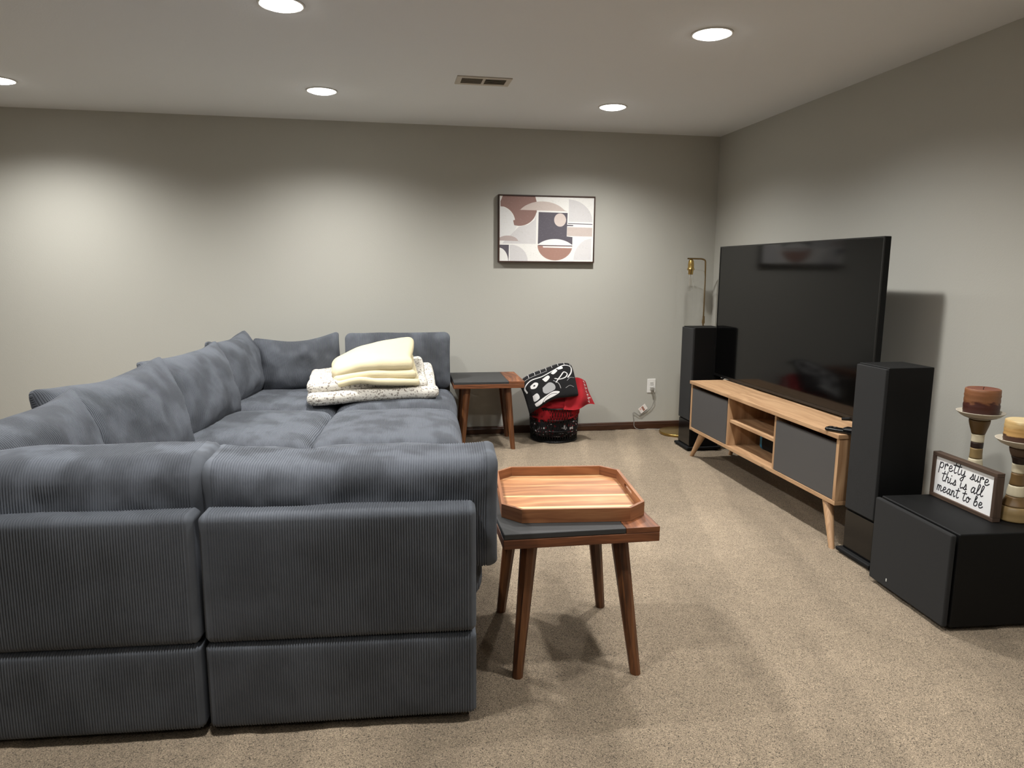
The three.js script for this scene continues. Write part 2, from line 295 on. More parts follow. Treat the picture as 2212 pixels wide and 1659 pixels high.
sofaModule('left near corner sofa module seen from behind, cut off by the left photo edge', 0.79, 1.78, 0, 0.85,
  { near: 1, left: 1, cushions: [
    { w: 0.93, h: 0.39, d: 0.27, seed: 6, opt: { ribs: R0, soft: 0.35, softX: 0.15, sag: 0.0, r: 0.05 }, pos: [0.06, 0.620, 0.22], rot: [0.07, 0, 0.02] },
    { w: 0.80, h: 0.46, d: 0.25, seed: 9, opt: {}, pos: [-0.20, 0.66, -0.08], rot: [-0.30, HP - 0.10, 0, 'YXZ'] }] }, 2, 1);
sofaModule('armless sofa seat on the right just beyond the near backs, mostly hidden', 0, 0.78, 0.85, 1.73, {}, 3);
sofaModule('left sofa module next to the near corner with a tall slouched pillow', 0.79, 1.78, 0.85, 1.73,
  { left: 1, cushions: [{ w: 0.92, h: 0.50, d: 0.25, seed: 12, opt: {}, pos: [-0.19, 0.665, 0.02], rot: [-0.32, HP - 0.15, 0.02, 'YXZ'] }] }, 4);
sofaModule('armless sofa seat in the right column, ribbed top facing the folded blankets', 0, 0.78, 1.73, 2.66, {}, 5);
sofaModule('middle left sofa module with smooth rumpled pillow facing right', 0.79, 1.78, 1.73, 2.66,
  { left: 1, cushions: [{ w: 0.92, h: 0.49, d: 0.25, seed: 15, opt: {}, pos: [-0.19, 0.66, 0.0], rot: [-0.28, HP - 0.12, 0.02, 'YXZ'] }] }, 6);
sofaModule('far right sofa module against the back wall under the folded blankets', 0, 0.78, 2.66, 3.62,
  { far: 1, cushions: [{ w: 0.78, h: 0.43, d: 0.22, seed: 18, opt: { soft: 0.4, softX: 0.4, r: 0.05, sag: 0.008 }, pos: [0, 0.67, -0.26], rot: [-0.12, 0, 0] }] }, 7);
sofaModule('far left corner sofa module with two pillows meeting in the corner', 0.79, 1.78, 2.66, 3.62,
  { far: 1, left: 1, cushions: [
    { w: 0.62, h: 0.42, d: 0.2, seed: 21, opt: {}, pos: [0.17, 0.655, -0.25], rot: [-0.14, 0, 0.09] },
    { w: 0.80, h: 0.47, d: 0.25, seed: 24, opt: {}, pos: [-0.20, 0.66, 0.06], rot: [-0.24, HP - 0.06, 0.0, 'YXZ'] }] }, 8);

// ---------------------------------------------------------------- blankets on the sofa
function fleeceTex(f) { return dataTex(512, 512, f); }
const creamMat = phys({ color: 0xe4d6b0, roughness: 1, bumpMap: fuzzTex, bumpScale: 0.004, sheen: 0.4, sheenColor: new THREE.Color(0.9, 0.85, 0.65), sheenRoughness: 0.6 });
const spotTex = (() => {
  const R = rng(44), S = []; for (let i = 0; i < 620; i++) S.push([R(), R(), 0.008 + 0.013 * R(), R() * 3.14, 0.3 + R() * 0.55]);
  const grid = new Map(); S.forEach((s, i) => { for (let a = -1; a <= 1; a++) for (let b = -1; b <= 1; b++) { const k = `${(Math.floor(s[0] * 16) + a + 16) % 16},${(Math.floor(s[1] * 16) + b + 16) % 16}`; (grid.get(k) || grid.set(k, []).get(k)).push(i); } });
  return dataTex(768, 768, (u, v) => {
    let t = 0; for (const i of grid.get(`${Math.floor(u * 16)},${Math.floor(v * 16)}`) || []) { const s = S[i]; let dx = u - s[0], dy = v - s[1]; dx -= Math.round(dx); dy -= Math.round(dy); const c = Math.cos(s[3]), n = Math.sin(s[3]), p = (dx * c + dy * n) / s[2], q = (-dx * n + dy * c) / (s[2] * 0.6); t = Math.max(t, s[4] * (1 - smooth(0.6, 1.3, Math.hypot(p, q) + 0.5 * N3(u * 70, v * 70, 3)))); }
    return [mix(240, 122, t), mix(234, 110, t), mix(222, 98, t)];
  });
})();
spotTex.repeat.set(2.4, 2.4);
const spotMat = phys({ map: spotTex, roughness: 1, bumpMap: fuzzTex, bumpScale: 0.006, sheen: 0.3, sheenRoughness: 0.6 });
function foldSlab(w, h, d, at, seed, bend) { return padded({ w, h, d, r: h * 0.46, nx: 50, seg: 22, nap: 0, seed, deform: v => { const x = v.x, z = v.z; v.y += 0.012 * fbm(x * 6 + seed, z * 6, seed, 3); v.x += 0.012 * N3(z * 7 + seed, 2, seed); v.z += 0.014 * N3(x * 5 + seed, 7, seed); if (bend) bend(v, x, z); v.x += at[0]; v.y += at[1]; v.z += at[2]; } }); }
{
  const c = sofaPoint(0.53, 0.466, 3.075), t = thing('blanket', 'white fleece blanket with small grey-brown spots, folded flat under the cream blanket', 'blanket', [c.x, c.y, c.z], -TH + 0.10);
  const rise = (v, x, z) => { v.y += 0.15 * Math.pow(clamp(0.45 + x / 0.8), 1.3) * smooth(0.10, -0.30, z) + 0.02 * fbm(x * 5, z * 5, 2, 3); };
  const sag = (v, x, z) => { v.z += 0.09 * smooth(0.1, -0.35, x) * smooth(-0.1, 0.25, z); v.y -= 0.012 * smooth(0.0, -0.4, x) * smooth(0.05, 0.28, z); };
  part('fold', [foldSlab(0.87, 0.085, 0.56, [-0.02, 0.046, 0.0], 1, (v, x, z) => { rise(v, x, z); sag(v, x, z); }), foldSlab(0.80, 0.085, 0.50, [-0.055, 0.118, -0.02], 2, (v, x, z) => { rise(v, x, z); sag(v, x, z); v.y -= 0.02 * smooth(0.1, 0.4, x); })], spotMat, t);
}
{
  const c = sofaPoint(0.535, 0.572, 3.03), t = thing('blanket', 'cream fleece blanket folded in thick layers on top of the spotted blanket', 'blanket', [c.x, c.y, c.z], -TH + 0.16);
  const up = (v, x, z) => { v.y += (0.125 * smooth(-0.42, 0.34, x) + 0.01) * smooth(0.17, -0.2, z) - 0.035 * smooth(-0.05, -0.32, x); v.z += 0.03 * Math.cos(x * 4); };
  part('fold', [
    foldSlab(0.55, 0.046, 0.40, [0.01, 0.026, 0.03], 11, (v, x, z) => { up(v, x, z); v.y += 0.03 * Math.exp(-((x + 0.2) ** 2) * 50) * smooth(0.02, 0.2, z) - 0.012 * smooth(0.0, 0.3, x); }),
    foldSlab(0.55, 0.062, 0.37, [-0.012, 0.072, 0.015], 12, (v, x, z) => { up(v, x, z); v.y -= 0.010 * smooth(0.0, 0.3, x); }),
    foldSlab(0.54, 0.09, 0.36, [-0.02, 0.13, 0.0], 13, (v, x, z) => { up(v, x, z); v.y -= 0.02 * smooth(-0.05, -0.28, x); v.x += 0.05 * smooth(0.1, -0.2, z) * smooth(0, 0.3, x); })], creamMat, t);
}

// ---------------------------------------------------------------- side tables
function taperLeg(top, bot, rt, rb) {
  const a = new THREE.Vector3(...top), b = new THREE.Vector3(...bot), P = [], I = [], n = 8, ang = k => (k + 0.5) / n * 2 * Math.PI;
  const sq = k => { const c = Math.cos(ang(k)), s = Math.sin(ang(k)), m = Math.max(Math.abs(c), Math.abs(s)); return mix(1, 0.93 / m, 0.75); };
  const pos = []; for (const [c, r] of [[a, rt], [b, rb]]) for (let k = 0; k < n; k++) pos.push([c.x + r * sq(k) * Math.cos(ang(k)), c.y, c.z + r * sq(k) * Math.sin(ang(k))]);
  const tri = (i, j, k) => { P.push(...pos[i], ...pos[j], ...pos[k]); };
  for (let k = 0; k < n; k++) { const l = (k + 1) % n; tri(k, l, n + l); tri(k, n + l, n + k); }
  for (let k = 1; k < n - 1; k++) { tri(0, k + 1, k); tri(n, n + k, n + k + 1); }
  const g = new THREE.BufferGeometry(); g.setAttribute('position', new THREE.Float32BufferAttribute(P, 3)); g.setAttribute('uv', new THREE.Float32BufferAttribute(new Float32Array(P.length / 3 * 2), 2)); g.computeVertexNormals(); return boxUV(g, 'y');
}
function sideTable(label, pos, turn, legs, H = 0.505) {
  const t = thing('side_table', label, 'side table', pos, turn, 'square wooden side tables with slate inlay'), w = 0.53, d = 0.50, sp = 0.78;
  part('top_board', boxUV(rbox(w, 0.032, d, 0.003, 0, H - 0.036, 0), 'x', [0.13, 0.2]), M.acacia, t);
  part('slate_inlay', rbox(w * sp - 0.002, 0.020, d, 0.004, -w / 2 + w * sp / 2, H - 0.010, 0), M.slate, t).userData.label = 'dark slate inlay';
  part('wood_inlay', boxUV(rbox(w * (1 - sp), 0.020, d, 0.002, w / 2 - w * (1 - sp) / 2, H - 0.010, 0), 'z', [0.4, 0.71]), M.acacia, t);
  for (const [tx, tz, bx, bz] of legs) part('leg', taperLeg([tx, H - 0.05, tz], [bx, -0.004, bz], 0.030, 0.018), M.acaciaLeg, t);
  return t;
}
sideTable('near wooden side table with the wooden tray on it, beside the sofa back', [-2.119, 0, 3.315], -0.01, [[-0.165, 0.175, -0.215, 0.245], [0.145, 0.18, 0.185, 0.282], [-0.16, -0.17, -0.20, -0.225], [0.15, -0.17, 0.205, -0.205]]);
sideTable('far wooden side table with bare slate top, between the sofa end and the blanket basket', [-1.995, 0, 0.305], -0.02, [[-0.16, 0.175, -0.20, 0.20], [0.145, 0.18, 0.185, 0.225], [-0.16, -0.17, -0.19, -0.20], [0.15, -0.17, 0.20, -0.2]], 0.525);

// octagonal tray
{
  const t = thing('serving_tray', 'octagonal wooden serving tray with handle slots lying on the near side table', 'tray', [-2.098, 0.506, 3.225], -0.10);
  const w = 0.50, d = 0.53, c = 0.065, T = 0.011, H = 0.047;
  const oct = (k) => [[-w / 2 + k, -d / 2 + c + k * 0.41], [-w / 2 + c + k * 0.41, -d / 2 + k], [w / 2 - c - k * 0.41, -d / 2 + k], [w / 2 - k, -d / 2 + c + k * 0.41], [w / 2 - k, d / 2 - c - k * 0.41], [w / 2 - c - k * 0.41, d / 2 - k], [-w / 2 + c + k * 0.41, d / 2 - k], [-w / 2 + k, d / 2 - c - k * 0.41]];
  const planks = 4, dz = (d - 2 * T) / planks, o = oct(T * 0.5);
  const cut = (z) => w / 2 - T * 0.5 - Math.max(0, Math.abs(z) - (d / 2 - T * 0.5 - c)) * 1.0;
  for (let k = 0; k < planks; k++) {
    const z0 = -d / 2 + T + k * dz + 0.0004, z1 = z0 + dz - 0.0008, s = new THREE.Shape(); const pts = [];
    const zs = [z0, ...[-(d / 2 - T * 0.5 - c), d / 2 - T * 0.5 - c].filter(z => z > z0 && z < z1), z1];
    zs.forEach(z => pts.push([cut(z), z])); zs.slice().reverse().forEach(z => pts.push([-cut(z), z]));
    pts.forEach((p, i) => i ? s.lineTo(p[0], -p[1]) : s.moveTo(p[0], -p[1]));
    const g = new THREE.ExtrudeGeometry(s, { depth: 0.009, bevelEnabled: false }).rotateX(-HP).translate(0, 0.001, 0);
    const q = boxUV(g, 'x', [0.45, 0.0625 + 0.125 * [6, 1, 5, 3][k] - (z0 + z1) / 2], false); part('plank', q, M.tray, t);
  }
  const outer = oct(0), inner = oct(T);
  for (let k = 0; k < 8; k++) {
    const a = outer[k], b = outer[(k + 1) % 8], e = inner[(k + 1) % 8], f = inner[k], L = Math.hypot(b[0] - a[0], b[1] - a[1]);
    const dir = [(b[0] - a[0]) / L, (b[1] - a[1]) / L], q = new THREE.Shape(); // side wall drawn in elevation, extruded by T
    q.moveTo(0, 0); q.lineTo(L, 0); q.lineTo(L, H); q.lineTo(0, H); q.closePath();
    if (k === 3 || k === 7) { const h = new THREE.Path(), y0 = 0.020, y1 = 0.036, r = 0.008, x0 = L / 2 - 0.05, x1 = L / 2 + 0.05; h.moveTo(x0, y0); h.lineTo(x1, y0); h.absarc(x1, (y0 + y1) / 2, r, -HP, HP, false); h.lineTo(x0, y1); h.absarc(x0, (y0 + y1) / 2, r, HP, 3 * HP, false); q.holes.push(h); }
    const g = new THREE.ExtrudeGeometry(q, { depth: T, bevelEnabled: false, curveSegments: 8 });
    const p = g.attributes.position; for (let i = 0; i < p.count; i++) { let x = p.getX(i), y = p.getY(i), z = p.getZ(i) / T; // mitre the ends
      const s = clamp(x / L), X = mix(mix(a[0], b[0], s), mix(f[0], e[0], s), z), Z = mix(mix(a[1], b[1], s), mix(f[1], e[1], s), z); p.setXYZ(i, X, y, Z); }
    const flip = g.index ? g.toNonIndexed() : g; g.computeVertexNormals();
    part('rim_wall', boxUV(flip, k % 4 === 1 ? 'x' : 'z', [0.1 * k, 0.17 * k]), M.acaciaRim || (M.acaciaRim = std({ map: wood([[88, 50, 30], [126, 78, 48], [154, 102, 66], [180, 130, 88]], 17, {}), roughness: 0.45, side: THREE.DoubleSide })), t);
  }
}

// ---------------------------------------------------------------- television stand and television
{
  const zA = 0.955, zB = 2.675, xF = -0.585, xB = -0.20, top = 0.567, bot = 0.208, th = 0.022, L = zB - zA, D = xB - xF, zm = (zA + zB) / 2, xm = (xF + xB) / 2;
  const t = thing('tv_stand', 'long low oak media stand with two grey doors on tapered legs under the television', 'tv stand', [xm, 0, zm]);
  const lx = x => x - xm, lz = z => z - zm;
  const B = (n, w, h, d, x, y, z, m = M.oak, gr = 'z') => part(n, boxUV(rbox(w, h, d, 0.0015, x, y, z, 2), gr, [0.3 + x, 0.2 + y]), m, t);
  B('top_panel', D + 0.012, th, L + 0.01, -0.004, top - th / 2, 0);
  B('bottom_panel', D, th, L, 0, bot + th / 2, 0);
  for (const z of [zA + th / 2, zB - th / 2]) B('side_panel', D, top - bot - 2 * th, th, 0, (top + bot) / 2, lz(z), M.oak, 'y');
  for (const z of [1.522, 2.088]) B('divider', D - 0.004, top - bot - 2 * th, 0.018, 0.002, (top + bot) / 2, lz(z), M.oak, 'y');
  B('shelf', D - 0.02, 0.02, 2.088 - 1.522 - 0.018, 0.004, 0.392, lz(1.805));
  B('back_panel', 0.006, top - bot - 2 * th, L - 2 * th, D / 2 - 0.02, (top + bot) / 2, 0);
  for (const [a, b] of [[zA + th + 0.003, 1.513 - 0.003], [2.097 + 0.003, zB - th - 0.003]]) {
    const dr = part('door', rbox(0.016, top - bot - 2 * th - 0.030, b - a, 0.0015, -D / 2 + 0.010, (bot + th + 0.002 + top - th - 0.028) / 2, lz((a + b) / 2), 2), M.greyDoor, t); dr.userData.label = 'grey door';
  }
  for (const [bx, bz, tx, tz] of [[-0.598, 2.70, -0.552, 2.575], [-0.545, 0.925, -0.535, 1.085], [-0.24, 2.70, -0.262, 2.575], [-0.24, 0.93, -0.262, 1.085]]) {
    const a = new THREE.Vector3(tx - xm, bot, tz - zm), b = new THREE.Vector3(bx - xm, -0.003, bz - zm), g = new THREE.CylinderGeometry(0.028, 0.013, a.distanceTo(b) + 0.02, 20);
    g.applyQuaternion(new THREE.Quaternion().setFromUnitVectors(new THREE.Vector3(0, 1, 0), a.clone().sub(b).normalize())); const m = a.clone().add(b).multiplyScalar(0.5); g.translate(m.x, m.y, m.z);
    part('leg', boxUV(g, 'y'), M.oak, t);
  }
}
{
  const x = -0.33, zA = 0.784, zB = 2.537, W = zB - zA, y0 = 0.579, y1 = 1.523, H = y1 - y0;
  const t = thing('television', 'large black flat screen television switched off on the oak media stand', 'television', [x, 0.567, (zA + zB) / 2]);
  const ym = (y0 + y1) / 2 - 0.567;
  part('housing', [rbox(0.034, H, W, 0.004, 0.020, ym, 0), rbox(0.04, H * 0.5, W * 0.72, 0.012, 0.052, ym - H * 0.16, 0)], M.blackMatte, t);
  part('bezel', [box(0.007, 0.008, W, 0.0005, ym + H / 2 - 0.004, 0), box(0.007, 0.016, W, 0.0005, ym - H / 2 + 0.008, 0), box(0.007, H - 0.024, 0.008, 0.0005, ym + 0.004, W / 2 - 0.004), box(0.007, H - 0.024, 0.008, 0.0005, ym + 0.004, -W / 2 + 0.004)], std({ color: 0x0a0a0a, roughness: 0.35 }), t);
  part('screen', box(0.004, H - 0.022, W - 0.014, 0.0015, ym + 0.004, 0), phys({ color: 0x050505, roughness: 0.09, ior: 1.36 }), t);
  for (const s of [-1, 1]) part('stand_foot', [tube([[-0.03, 0.006, s * 0.70], [-0.005, 0.010, s * 0.72], [0.02, 0.022, s * 0.74]], 0.008, 20, 8), tube([[0.13, 0.006, s * 0.70], [0.08, 0.010, s * 0.72], [0.02, 0.022, s * 0.74]], 0.008, 20, 8)], M.blackMatte, t);
}
{ // remote
  const t = thing('remote_control', 'small glossy black remote control lying on the near end of the media stand', 'remote control', [-0.552, 0.5675, 2.632], 0.5);
  part('body', [rbox(0.048, 0.020, 0.145, 0.009, 0, 0.010, 0), rbox(0.056, 0.032, 0.065, 0.014, 0.004, 0.016, 0.045)], M.blackGloss, t);
  const bm = std({ color: 0x2a2a2c, roughness: 0.6 }); for (let k = 0; k < 4; k++) part('button', new THREE.CylinderGeometry(0.005, 0.005, 0.003, 14), bm, t, [(k % 2 - 0.5) * 0.018, 0.0205, -0.05 + Math.floor(k / 2) * 0.022]);
}
{ // small box in the open lower shelf
  const t = thing('portable_speaker', 'small rounded black box with a teal end in the open lower shelf', 'speaker', [-0.36, 0.230, 1.80]);
  part('body', rbox(0.12, 0.115, 0.30, 0.03, 0, 0.0575, 0), M.blackMatte, t);
  part('end_cap', rbox(0.123, 0.118, 0.06, 0.028, 0, 0.059, -0.135), std({ color: 0x2f7390, roughness: 0.5 }), t).userData.label = 'teal end';
}

// ---------------------------------------------------------------- loudspeakers
function tower(label, pos) {
  const t = thing('tower_speaker', label, 'speaker', pos, 0, 'black floor standing speakers either side of the television'), w = 0.205, d = 0.225, H = 0.932;
  part('cabinet', rbox(d, H - 0.03, w, 0.004, 0.012, (H + 0.03) / 2, 0), M.blackVinyl, t);
  part('lower_front', rbox(0.008, 0.19, w - 0.004, 0.002, -d / 2 + 0.009, 0.125, 0), M.blackGloss, t);
  part('grille', rbox(0.016, H - 0.236, w - 0.002, 0.005, -d / 2 + 0.006, (H + 0.224) / 2, 0), M.grille, t);
  part('base_plate', rbox(d + 0.05, 0.020, w + 0.042, 0.006, 0.006, 0.018, 0), M.blackMatte, t);
  for (const a of [-1, 1]) for (const b of [-1, 1]) part('foot', new THREE.CylinderGeometry(0.012, 0.010, 0.012, 12), M.blackMatte, t, [0.006 + a * 0.11, 0.004, b * 0.105]);
  return t;
}
tower('near black tower speaker standing between the media stand and the subwoofer', [-0.472, 0, 2.858]);
tower('far black tower speaker standing in the corner left of the television', [-0.395, 0, 0.677]);
{
  const a = Math.atan2(0.031, 0.475), t = thing('subwoofer', 'large black cube subwoofer on the carpet carrying the candles and the framed sign', 'speaker', [-0.43, 0, 3.288 + 0.015], -a);
  const w = 0.47, d = 0.44, H = 0.386;
  part('cabinet', rbox(d, H - 0.014, w, 0.006, 0.006, H / 2 + 0.007, 0), M.blackVinyl, t);
  part('front_grille', rbox(0.022, H - 0.020, w - 0.006, 0.007, -d / 2 - 0.013, H / 2 + 0.006, 0), M.grille, t);
  part('badge', box(0.002, 0.012, 0.004, -d / 2 - 0.025, 0.052, -0.11), M.white, t);
  for (const sx of [-1, 1]) for (const sz of [-1, 1]) part('foot', new THREE.CylinderGeometry(0.02, 0.018, 0.016, 16), M.blackMatte, t, [sx * 0.17, 0.006, sz * 0.19]);
}

// ---------------------------------------------------------------- framed sign with brush lettering
const GLYPH = {
  p: [0.72, [[0.02, 1.0], [0.02, -0.85]], [[0.03, 0.55], [0.2, 0.98], [0.48, 0.95], [0.58, 0.55], [0.4, 0.08], [0.08, 0.12]]],
  r: [0.6, [[0.0, 0.95], [0.06, 0.0]], [[0.06, 0.5], [0.18, 0.95], [0.36, 1.05], [0.34, 0.75], [0.5, 0.85]]],
  e: [0.66, [[0.0, 0.4], [0.35, 0.55], [0.42, 0.9], [0.2, 0.98], [0.03, 0.5], [0.15, 0.03], [0.4, 0.05], [0.66, 0.35]]],
  t: [0.5, [[0.22, 1.75], [0.14, 0.9], [0.12, 0.25], [0.26, 0.0], [0.5, 0.2]], [[-0.14, 1.25], [0.5, 1.38]]],
  y: [0.74, [[0.0, 0.95], [0.03, 0.3], [0.22, 0.08], [0.44, 0.4], [0.5, 0.95]], [[0.5, 0.95], [0.5, -0.3], [0.32, -0.85], [0.08, -0.7], [0.24, -0.3], [0.74, 0.2]]],
  s: [0.56, [[0.0, 0.1], [0.22, 0.5], [0.32, 0.98], [0.44, 0.5], [0.34, 0.02], [0.06, 0.1]], [[0.34, 0.02], [0.56, 0.2]]],
  u: [0.68, [[0.0, 0.95], [0.02, 0.25], [0.18, 0.0], [0.4, 0.3], [0.46, 0.95]], [[0.46, 0.95], [0.46, 0.2], [0.56, 0.0], [0.68, 0.2]]],
  h: [0.66, [[0.14, 1.85], [0.06, 0.9], [0.0, 0.0]], [[0.02, 0.4], [0.18, 0.9], [0.38, 0.9], [0.4, 0.2], [0.5, 0.0], [0.66, 0.2]]],
  i: [0.36, [[0.02, 0.95], [0.02, 0.2], [0.14, 0.0], [0.36, 0.25]], [[0.06, 1.4], [0.09, 1.45]]],
  a: [0.72, [[0.48, 0.85], [0.26, 0.98], [0.02, 0.45], [0.14, 0.02], [0.38, 0.25], [0.5, 0.95]], [[0.5, 0.95], [0.48, 0.2], [0.58, 0.0], [0.74, 0.2]]],
  l: [0.46, [[0.0, 0.25], [0.26, 1.1], [0.34, 1.75], [0.18, 1.8], [0.08, 1.0], [0.1, 0.2], [0.24, 0.0], [0.46, 0.2]]],
  m: [0.98, [[0.0, 0.95], [0.02, 0.0]], [[0.03, 0.45], [0.16, 0.95], [0.3, 0.9], [0.32, 0.0]], [[0.34, 0.45], [0.48, 0.95], [0.64, 0.88], [0.66, 0.2], [0.78, 0.0], [0.98, 0.22]]],
  n: [0.7, [[0.0, 0.95], [0.02, 0.0]], [[0.03, 0.45], [0.2, 0.95], [0.38, 0.88], [0.4, 0.2], [0.52, 0.0], [0.7, 0.22]]],
  o: [0.68, [[0.3, 0.98], [0.06, 0.75], [0.06, 0.2], [0.26, 0.0], [0.48, 0.3], [0.42, 0.85], [0.24, 0.9], [0.4, 0.7], [0.68, 0.85]]],
  b: [0.66, [[0.1, 1.7], [0.02, 0.8], [0.02, 0.05], [0.32, 0.02], [0.5, 0.42], [0.36, 0.85], [0.1, 0.6]], [[0.1, 1.7], [0.28, 1.6], [0.14, 1.0]]],
  ' ': [0.5],
};
function script(ctx, text, x, y, s, lw, wide, slant = 0.12) {
  ctx.lineCap = 'round'; ctx.lineJoin = 'round'; ctx.lineWidth = lw;
  for (const ch of text) {
    const [adv, ...strokes] = GLYPH[ch];
    for (const st of strokes) {
      const cv = new THREE.CatmullRomCurve3(st.map(p => new THREE.Vector3(p[0], p[1], 0)), false, 'centripetal').getPoints(24);
      ctx.beginPath(); cv.forEach((p, i) => { const X = x + (p.x + slant * p.y) * s * wide, Y = y - p.y * s; i ? ctx.lineTo(X, Y) : ctx.moveTo(X, Y); }); ctx.stroke();
    }
    x += (adv + 0.10) * s * wide;
  }
}
{
  const cv = document.createElement('canvas'); cv.width = 1024; cv.height = 512; const c = cv.getContext('2d');
  c.fillStyle = '#fbfbfa'; c.fillRect(0, 0, 1024, 512); c.strokeStyle = '#17171c';
  script(c, 'pretty sure', 66, 150, 80, 15, 1.40); script(c, 'this is all', 130, 312, 78, 15, 1.40); script(c, 'meant to be', 60, 460, 76, 15, 1.32);
  const tx = new THREE.CanvasTexture(cv); tx.colorSpace = THREE.SRGBColorSpace;
  const w = 0.358, h = 0.196, a = Math.atan2(0.022, 0.358);
  const t = thing('framed_sign', 'small brown wood framed white sign with black brush lettering on the subwoofer', 'sign', [-0.405, 0.3865, 3.252], -a);
  const f = 0.016, dp = 0.034, wd = std({ map: wood([[44, 34, 27], [72, 55, 43], [98, 76, 58]], 41), roughness: 0.7 });
  for (const [W, H, y, z, g] of [[w, f, f / 2, 0, 'z'], [w, f, h - f / 2, 0, 'z'], [f, h - 2 * f, h / 2, -w / 2 + f / 2, 'y'], [f, h - 2 * f, h / 2, w / 2 - f / 2, 'y']]) part('frame_rail', boxUV(rbox(dp, H, W, 0.002, 0, y, z, 2), g, [y, z]), wd, t);
  const panel = new THREE.PlaneGeometry(w - 2 * f, h - 2 * f).rotateY(-HP).translate(-dp / 2 + 0.008, h / 2, 0);
  part('panel', panel, std({ map: tx, roughness: 0.6, side: THREE.DoubleSide }), t); part('backing', box(0.008, h - 2 * f, w - 2 * f, 0.004, h / 2, 0), wd, t);
}

// ---------------------------------------------------------------- candles and their holders
function holder(label, pos, H, bands, prof) {
  const t = thing('candle_holder', label, 'candle holder', pos, 0, 'striped pedestal candle holders on the subwoofer');
  const r = y => { const k = y / H; for (let i = 0; i < prof.length - 1; i++) if (k <= prof[i + 1][0]) { const f = (k - prof[i][0]) / (prof[i + 1][0] - prof[i][0]); return mix(prof[i][1], prof[i + 1][1], f * f * (3 - 2 * f)); } return prof[prof.length - 1][1]; };
  let y0 = 0; for (const [f, col, rough] of bands) {
    const y1 = y0 + f * H, pts = [[0.0005, y0]]; for (let k = 0; k <= 10; k++) { const y = mix(y0, y1, k / 10); pts.push([r(y) - (k === 0 || k === 10 ? 0.0012 : 0), y]); } pts.push([0.0005, y1]);
    part('band', lathe(pts, 40), std({ color: col, roughness: rough ?? 0.45 }), t); y0 = y1;
  }
  const dish = lathe([[0.0005, H], [0.034, H], [0.045, H + 0.004], [0.072, H + 0.016], [0.088, H + 0.030], [0.0905, H + 0.034], [0.087, H + 0.034], [0.07, H + 0.022], [0.045, H + 0.012], [0.0005, H + 0.010]], 56);
  part('dish', dish, std({ color: 0xcfc6b4, roughness: 0.5 }), t).userData.label = 'cream dish'; return t;
}
function candleThing(label, pos, r, h, cols, seed) {
  const t = thing('candle', label, 'candle', pos, 0);
  const tex = dataTex(256, 256, (u, v) => { const a = u * 2 * Math.PI, n = fbm(Math.cos(a) * 1.5 + seed, v * 7, Math.sin(a) * 1.5, 4); const q = clamp(v + n * 0.22) * (cols.length - 1), k = Math.min(cols.length - 2, Math.floor(q)), f = smooth(0.3, 0.7, q - k); return [0, 1, 2].map(z => mix(cols[k][z], cols[k + 1][z], f)); });
  const pts = [[0.0005, 0], [r - 0.004, 0], [r, 0.004]]; for (let k = 1; k < 14; k++) pts.push([r + 0.0012 * Math.sin(k * 2.4) + (k === 5 ? 0.0015 : 0), 0.004 + (h - 0.01) * k / 14]); pts.push([r - 0.001, h - 0.003], [r - 0.006, h], [r - 0.012, h - 0.003], [0.0005, h - 0.006]);
  part('wax', lathe(pts, 56), phys({ map: tex, roughness: 0.5, sheen: 0.2 }), t);
  part('wick', tube([[0, h - 0.008, 0], [0.001, h, 0], [0.003, h + 0.006, 0.001]], 0.0012, 8, 6), M.blackMatte, t);
}
const BR = 0x6b5230, DK = 0x2a1b14, CR = 0xcfc3a6, TN = 0x8a734c;
const c1 = [-0.285, 0.3865, 3.165], c2 = [-0.315, 0.3865, 3.405], h1 = 0.352, h2 = 0.290;
const PR = [[0, 0.062], [0.1, 0.058], [0.34, 0.032], [0.6, 0.023], [0.78, 0.024], [1, 0.040]];
holder('taller candle holder with brown, white and black bands behind the framed sign', c1, h1, [[0.14, TN], [0.12, BR], [0.12, DK], [0.14, CR], [0.13, TN], [0.07, DK], [0.10, CR], [0.18, BR]], PR);
candleThing('red-brown pillar candle with a dark base on the taller candle holder', [c1[0], c1[1] + h1 + 0.0105, c1[2]], 0.066, 0.122, [[52, 22, 15], [58, 24, 16], [62, 26, 17], [122, 80, 50], [130, 84, 53], [112, 62, 44]], 2);
holder('shorter candle holder with tan and cream bands at the right photo edge', c2, h2, [[0.2, TN], [0.13, BR], [0.15, CR], [0.17, BR], [0.13, CR], [0.1, DK], [0.12, 0x5a4636]], PR);
candleThing('cream and amber pillar candle with a dark base on the shorter candle holder', [c2[0], c2[1] + h2 + 0.0105, c2[2]], 0.064, 0.100, [[56, 34, 24], [66, 40, 26], [178, 140, 84], [192, 160, 106], [208, 186, 140]], 5);

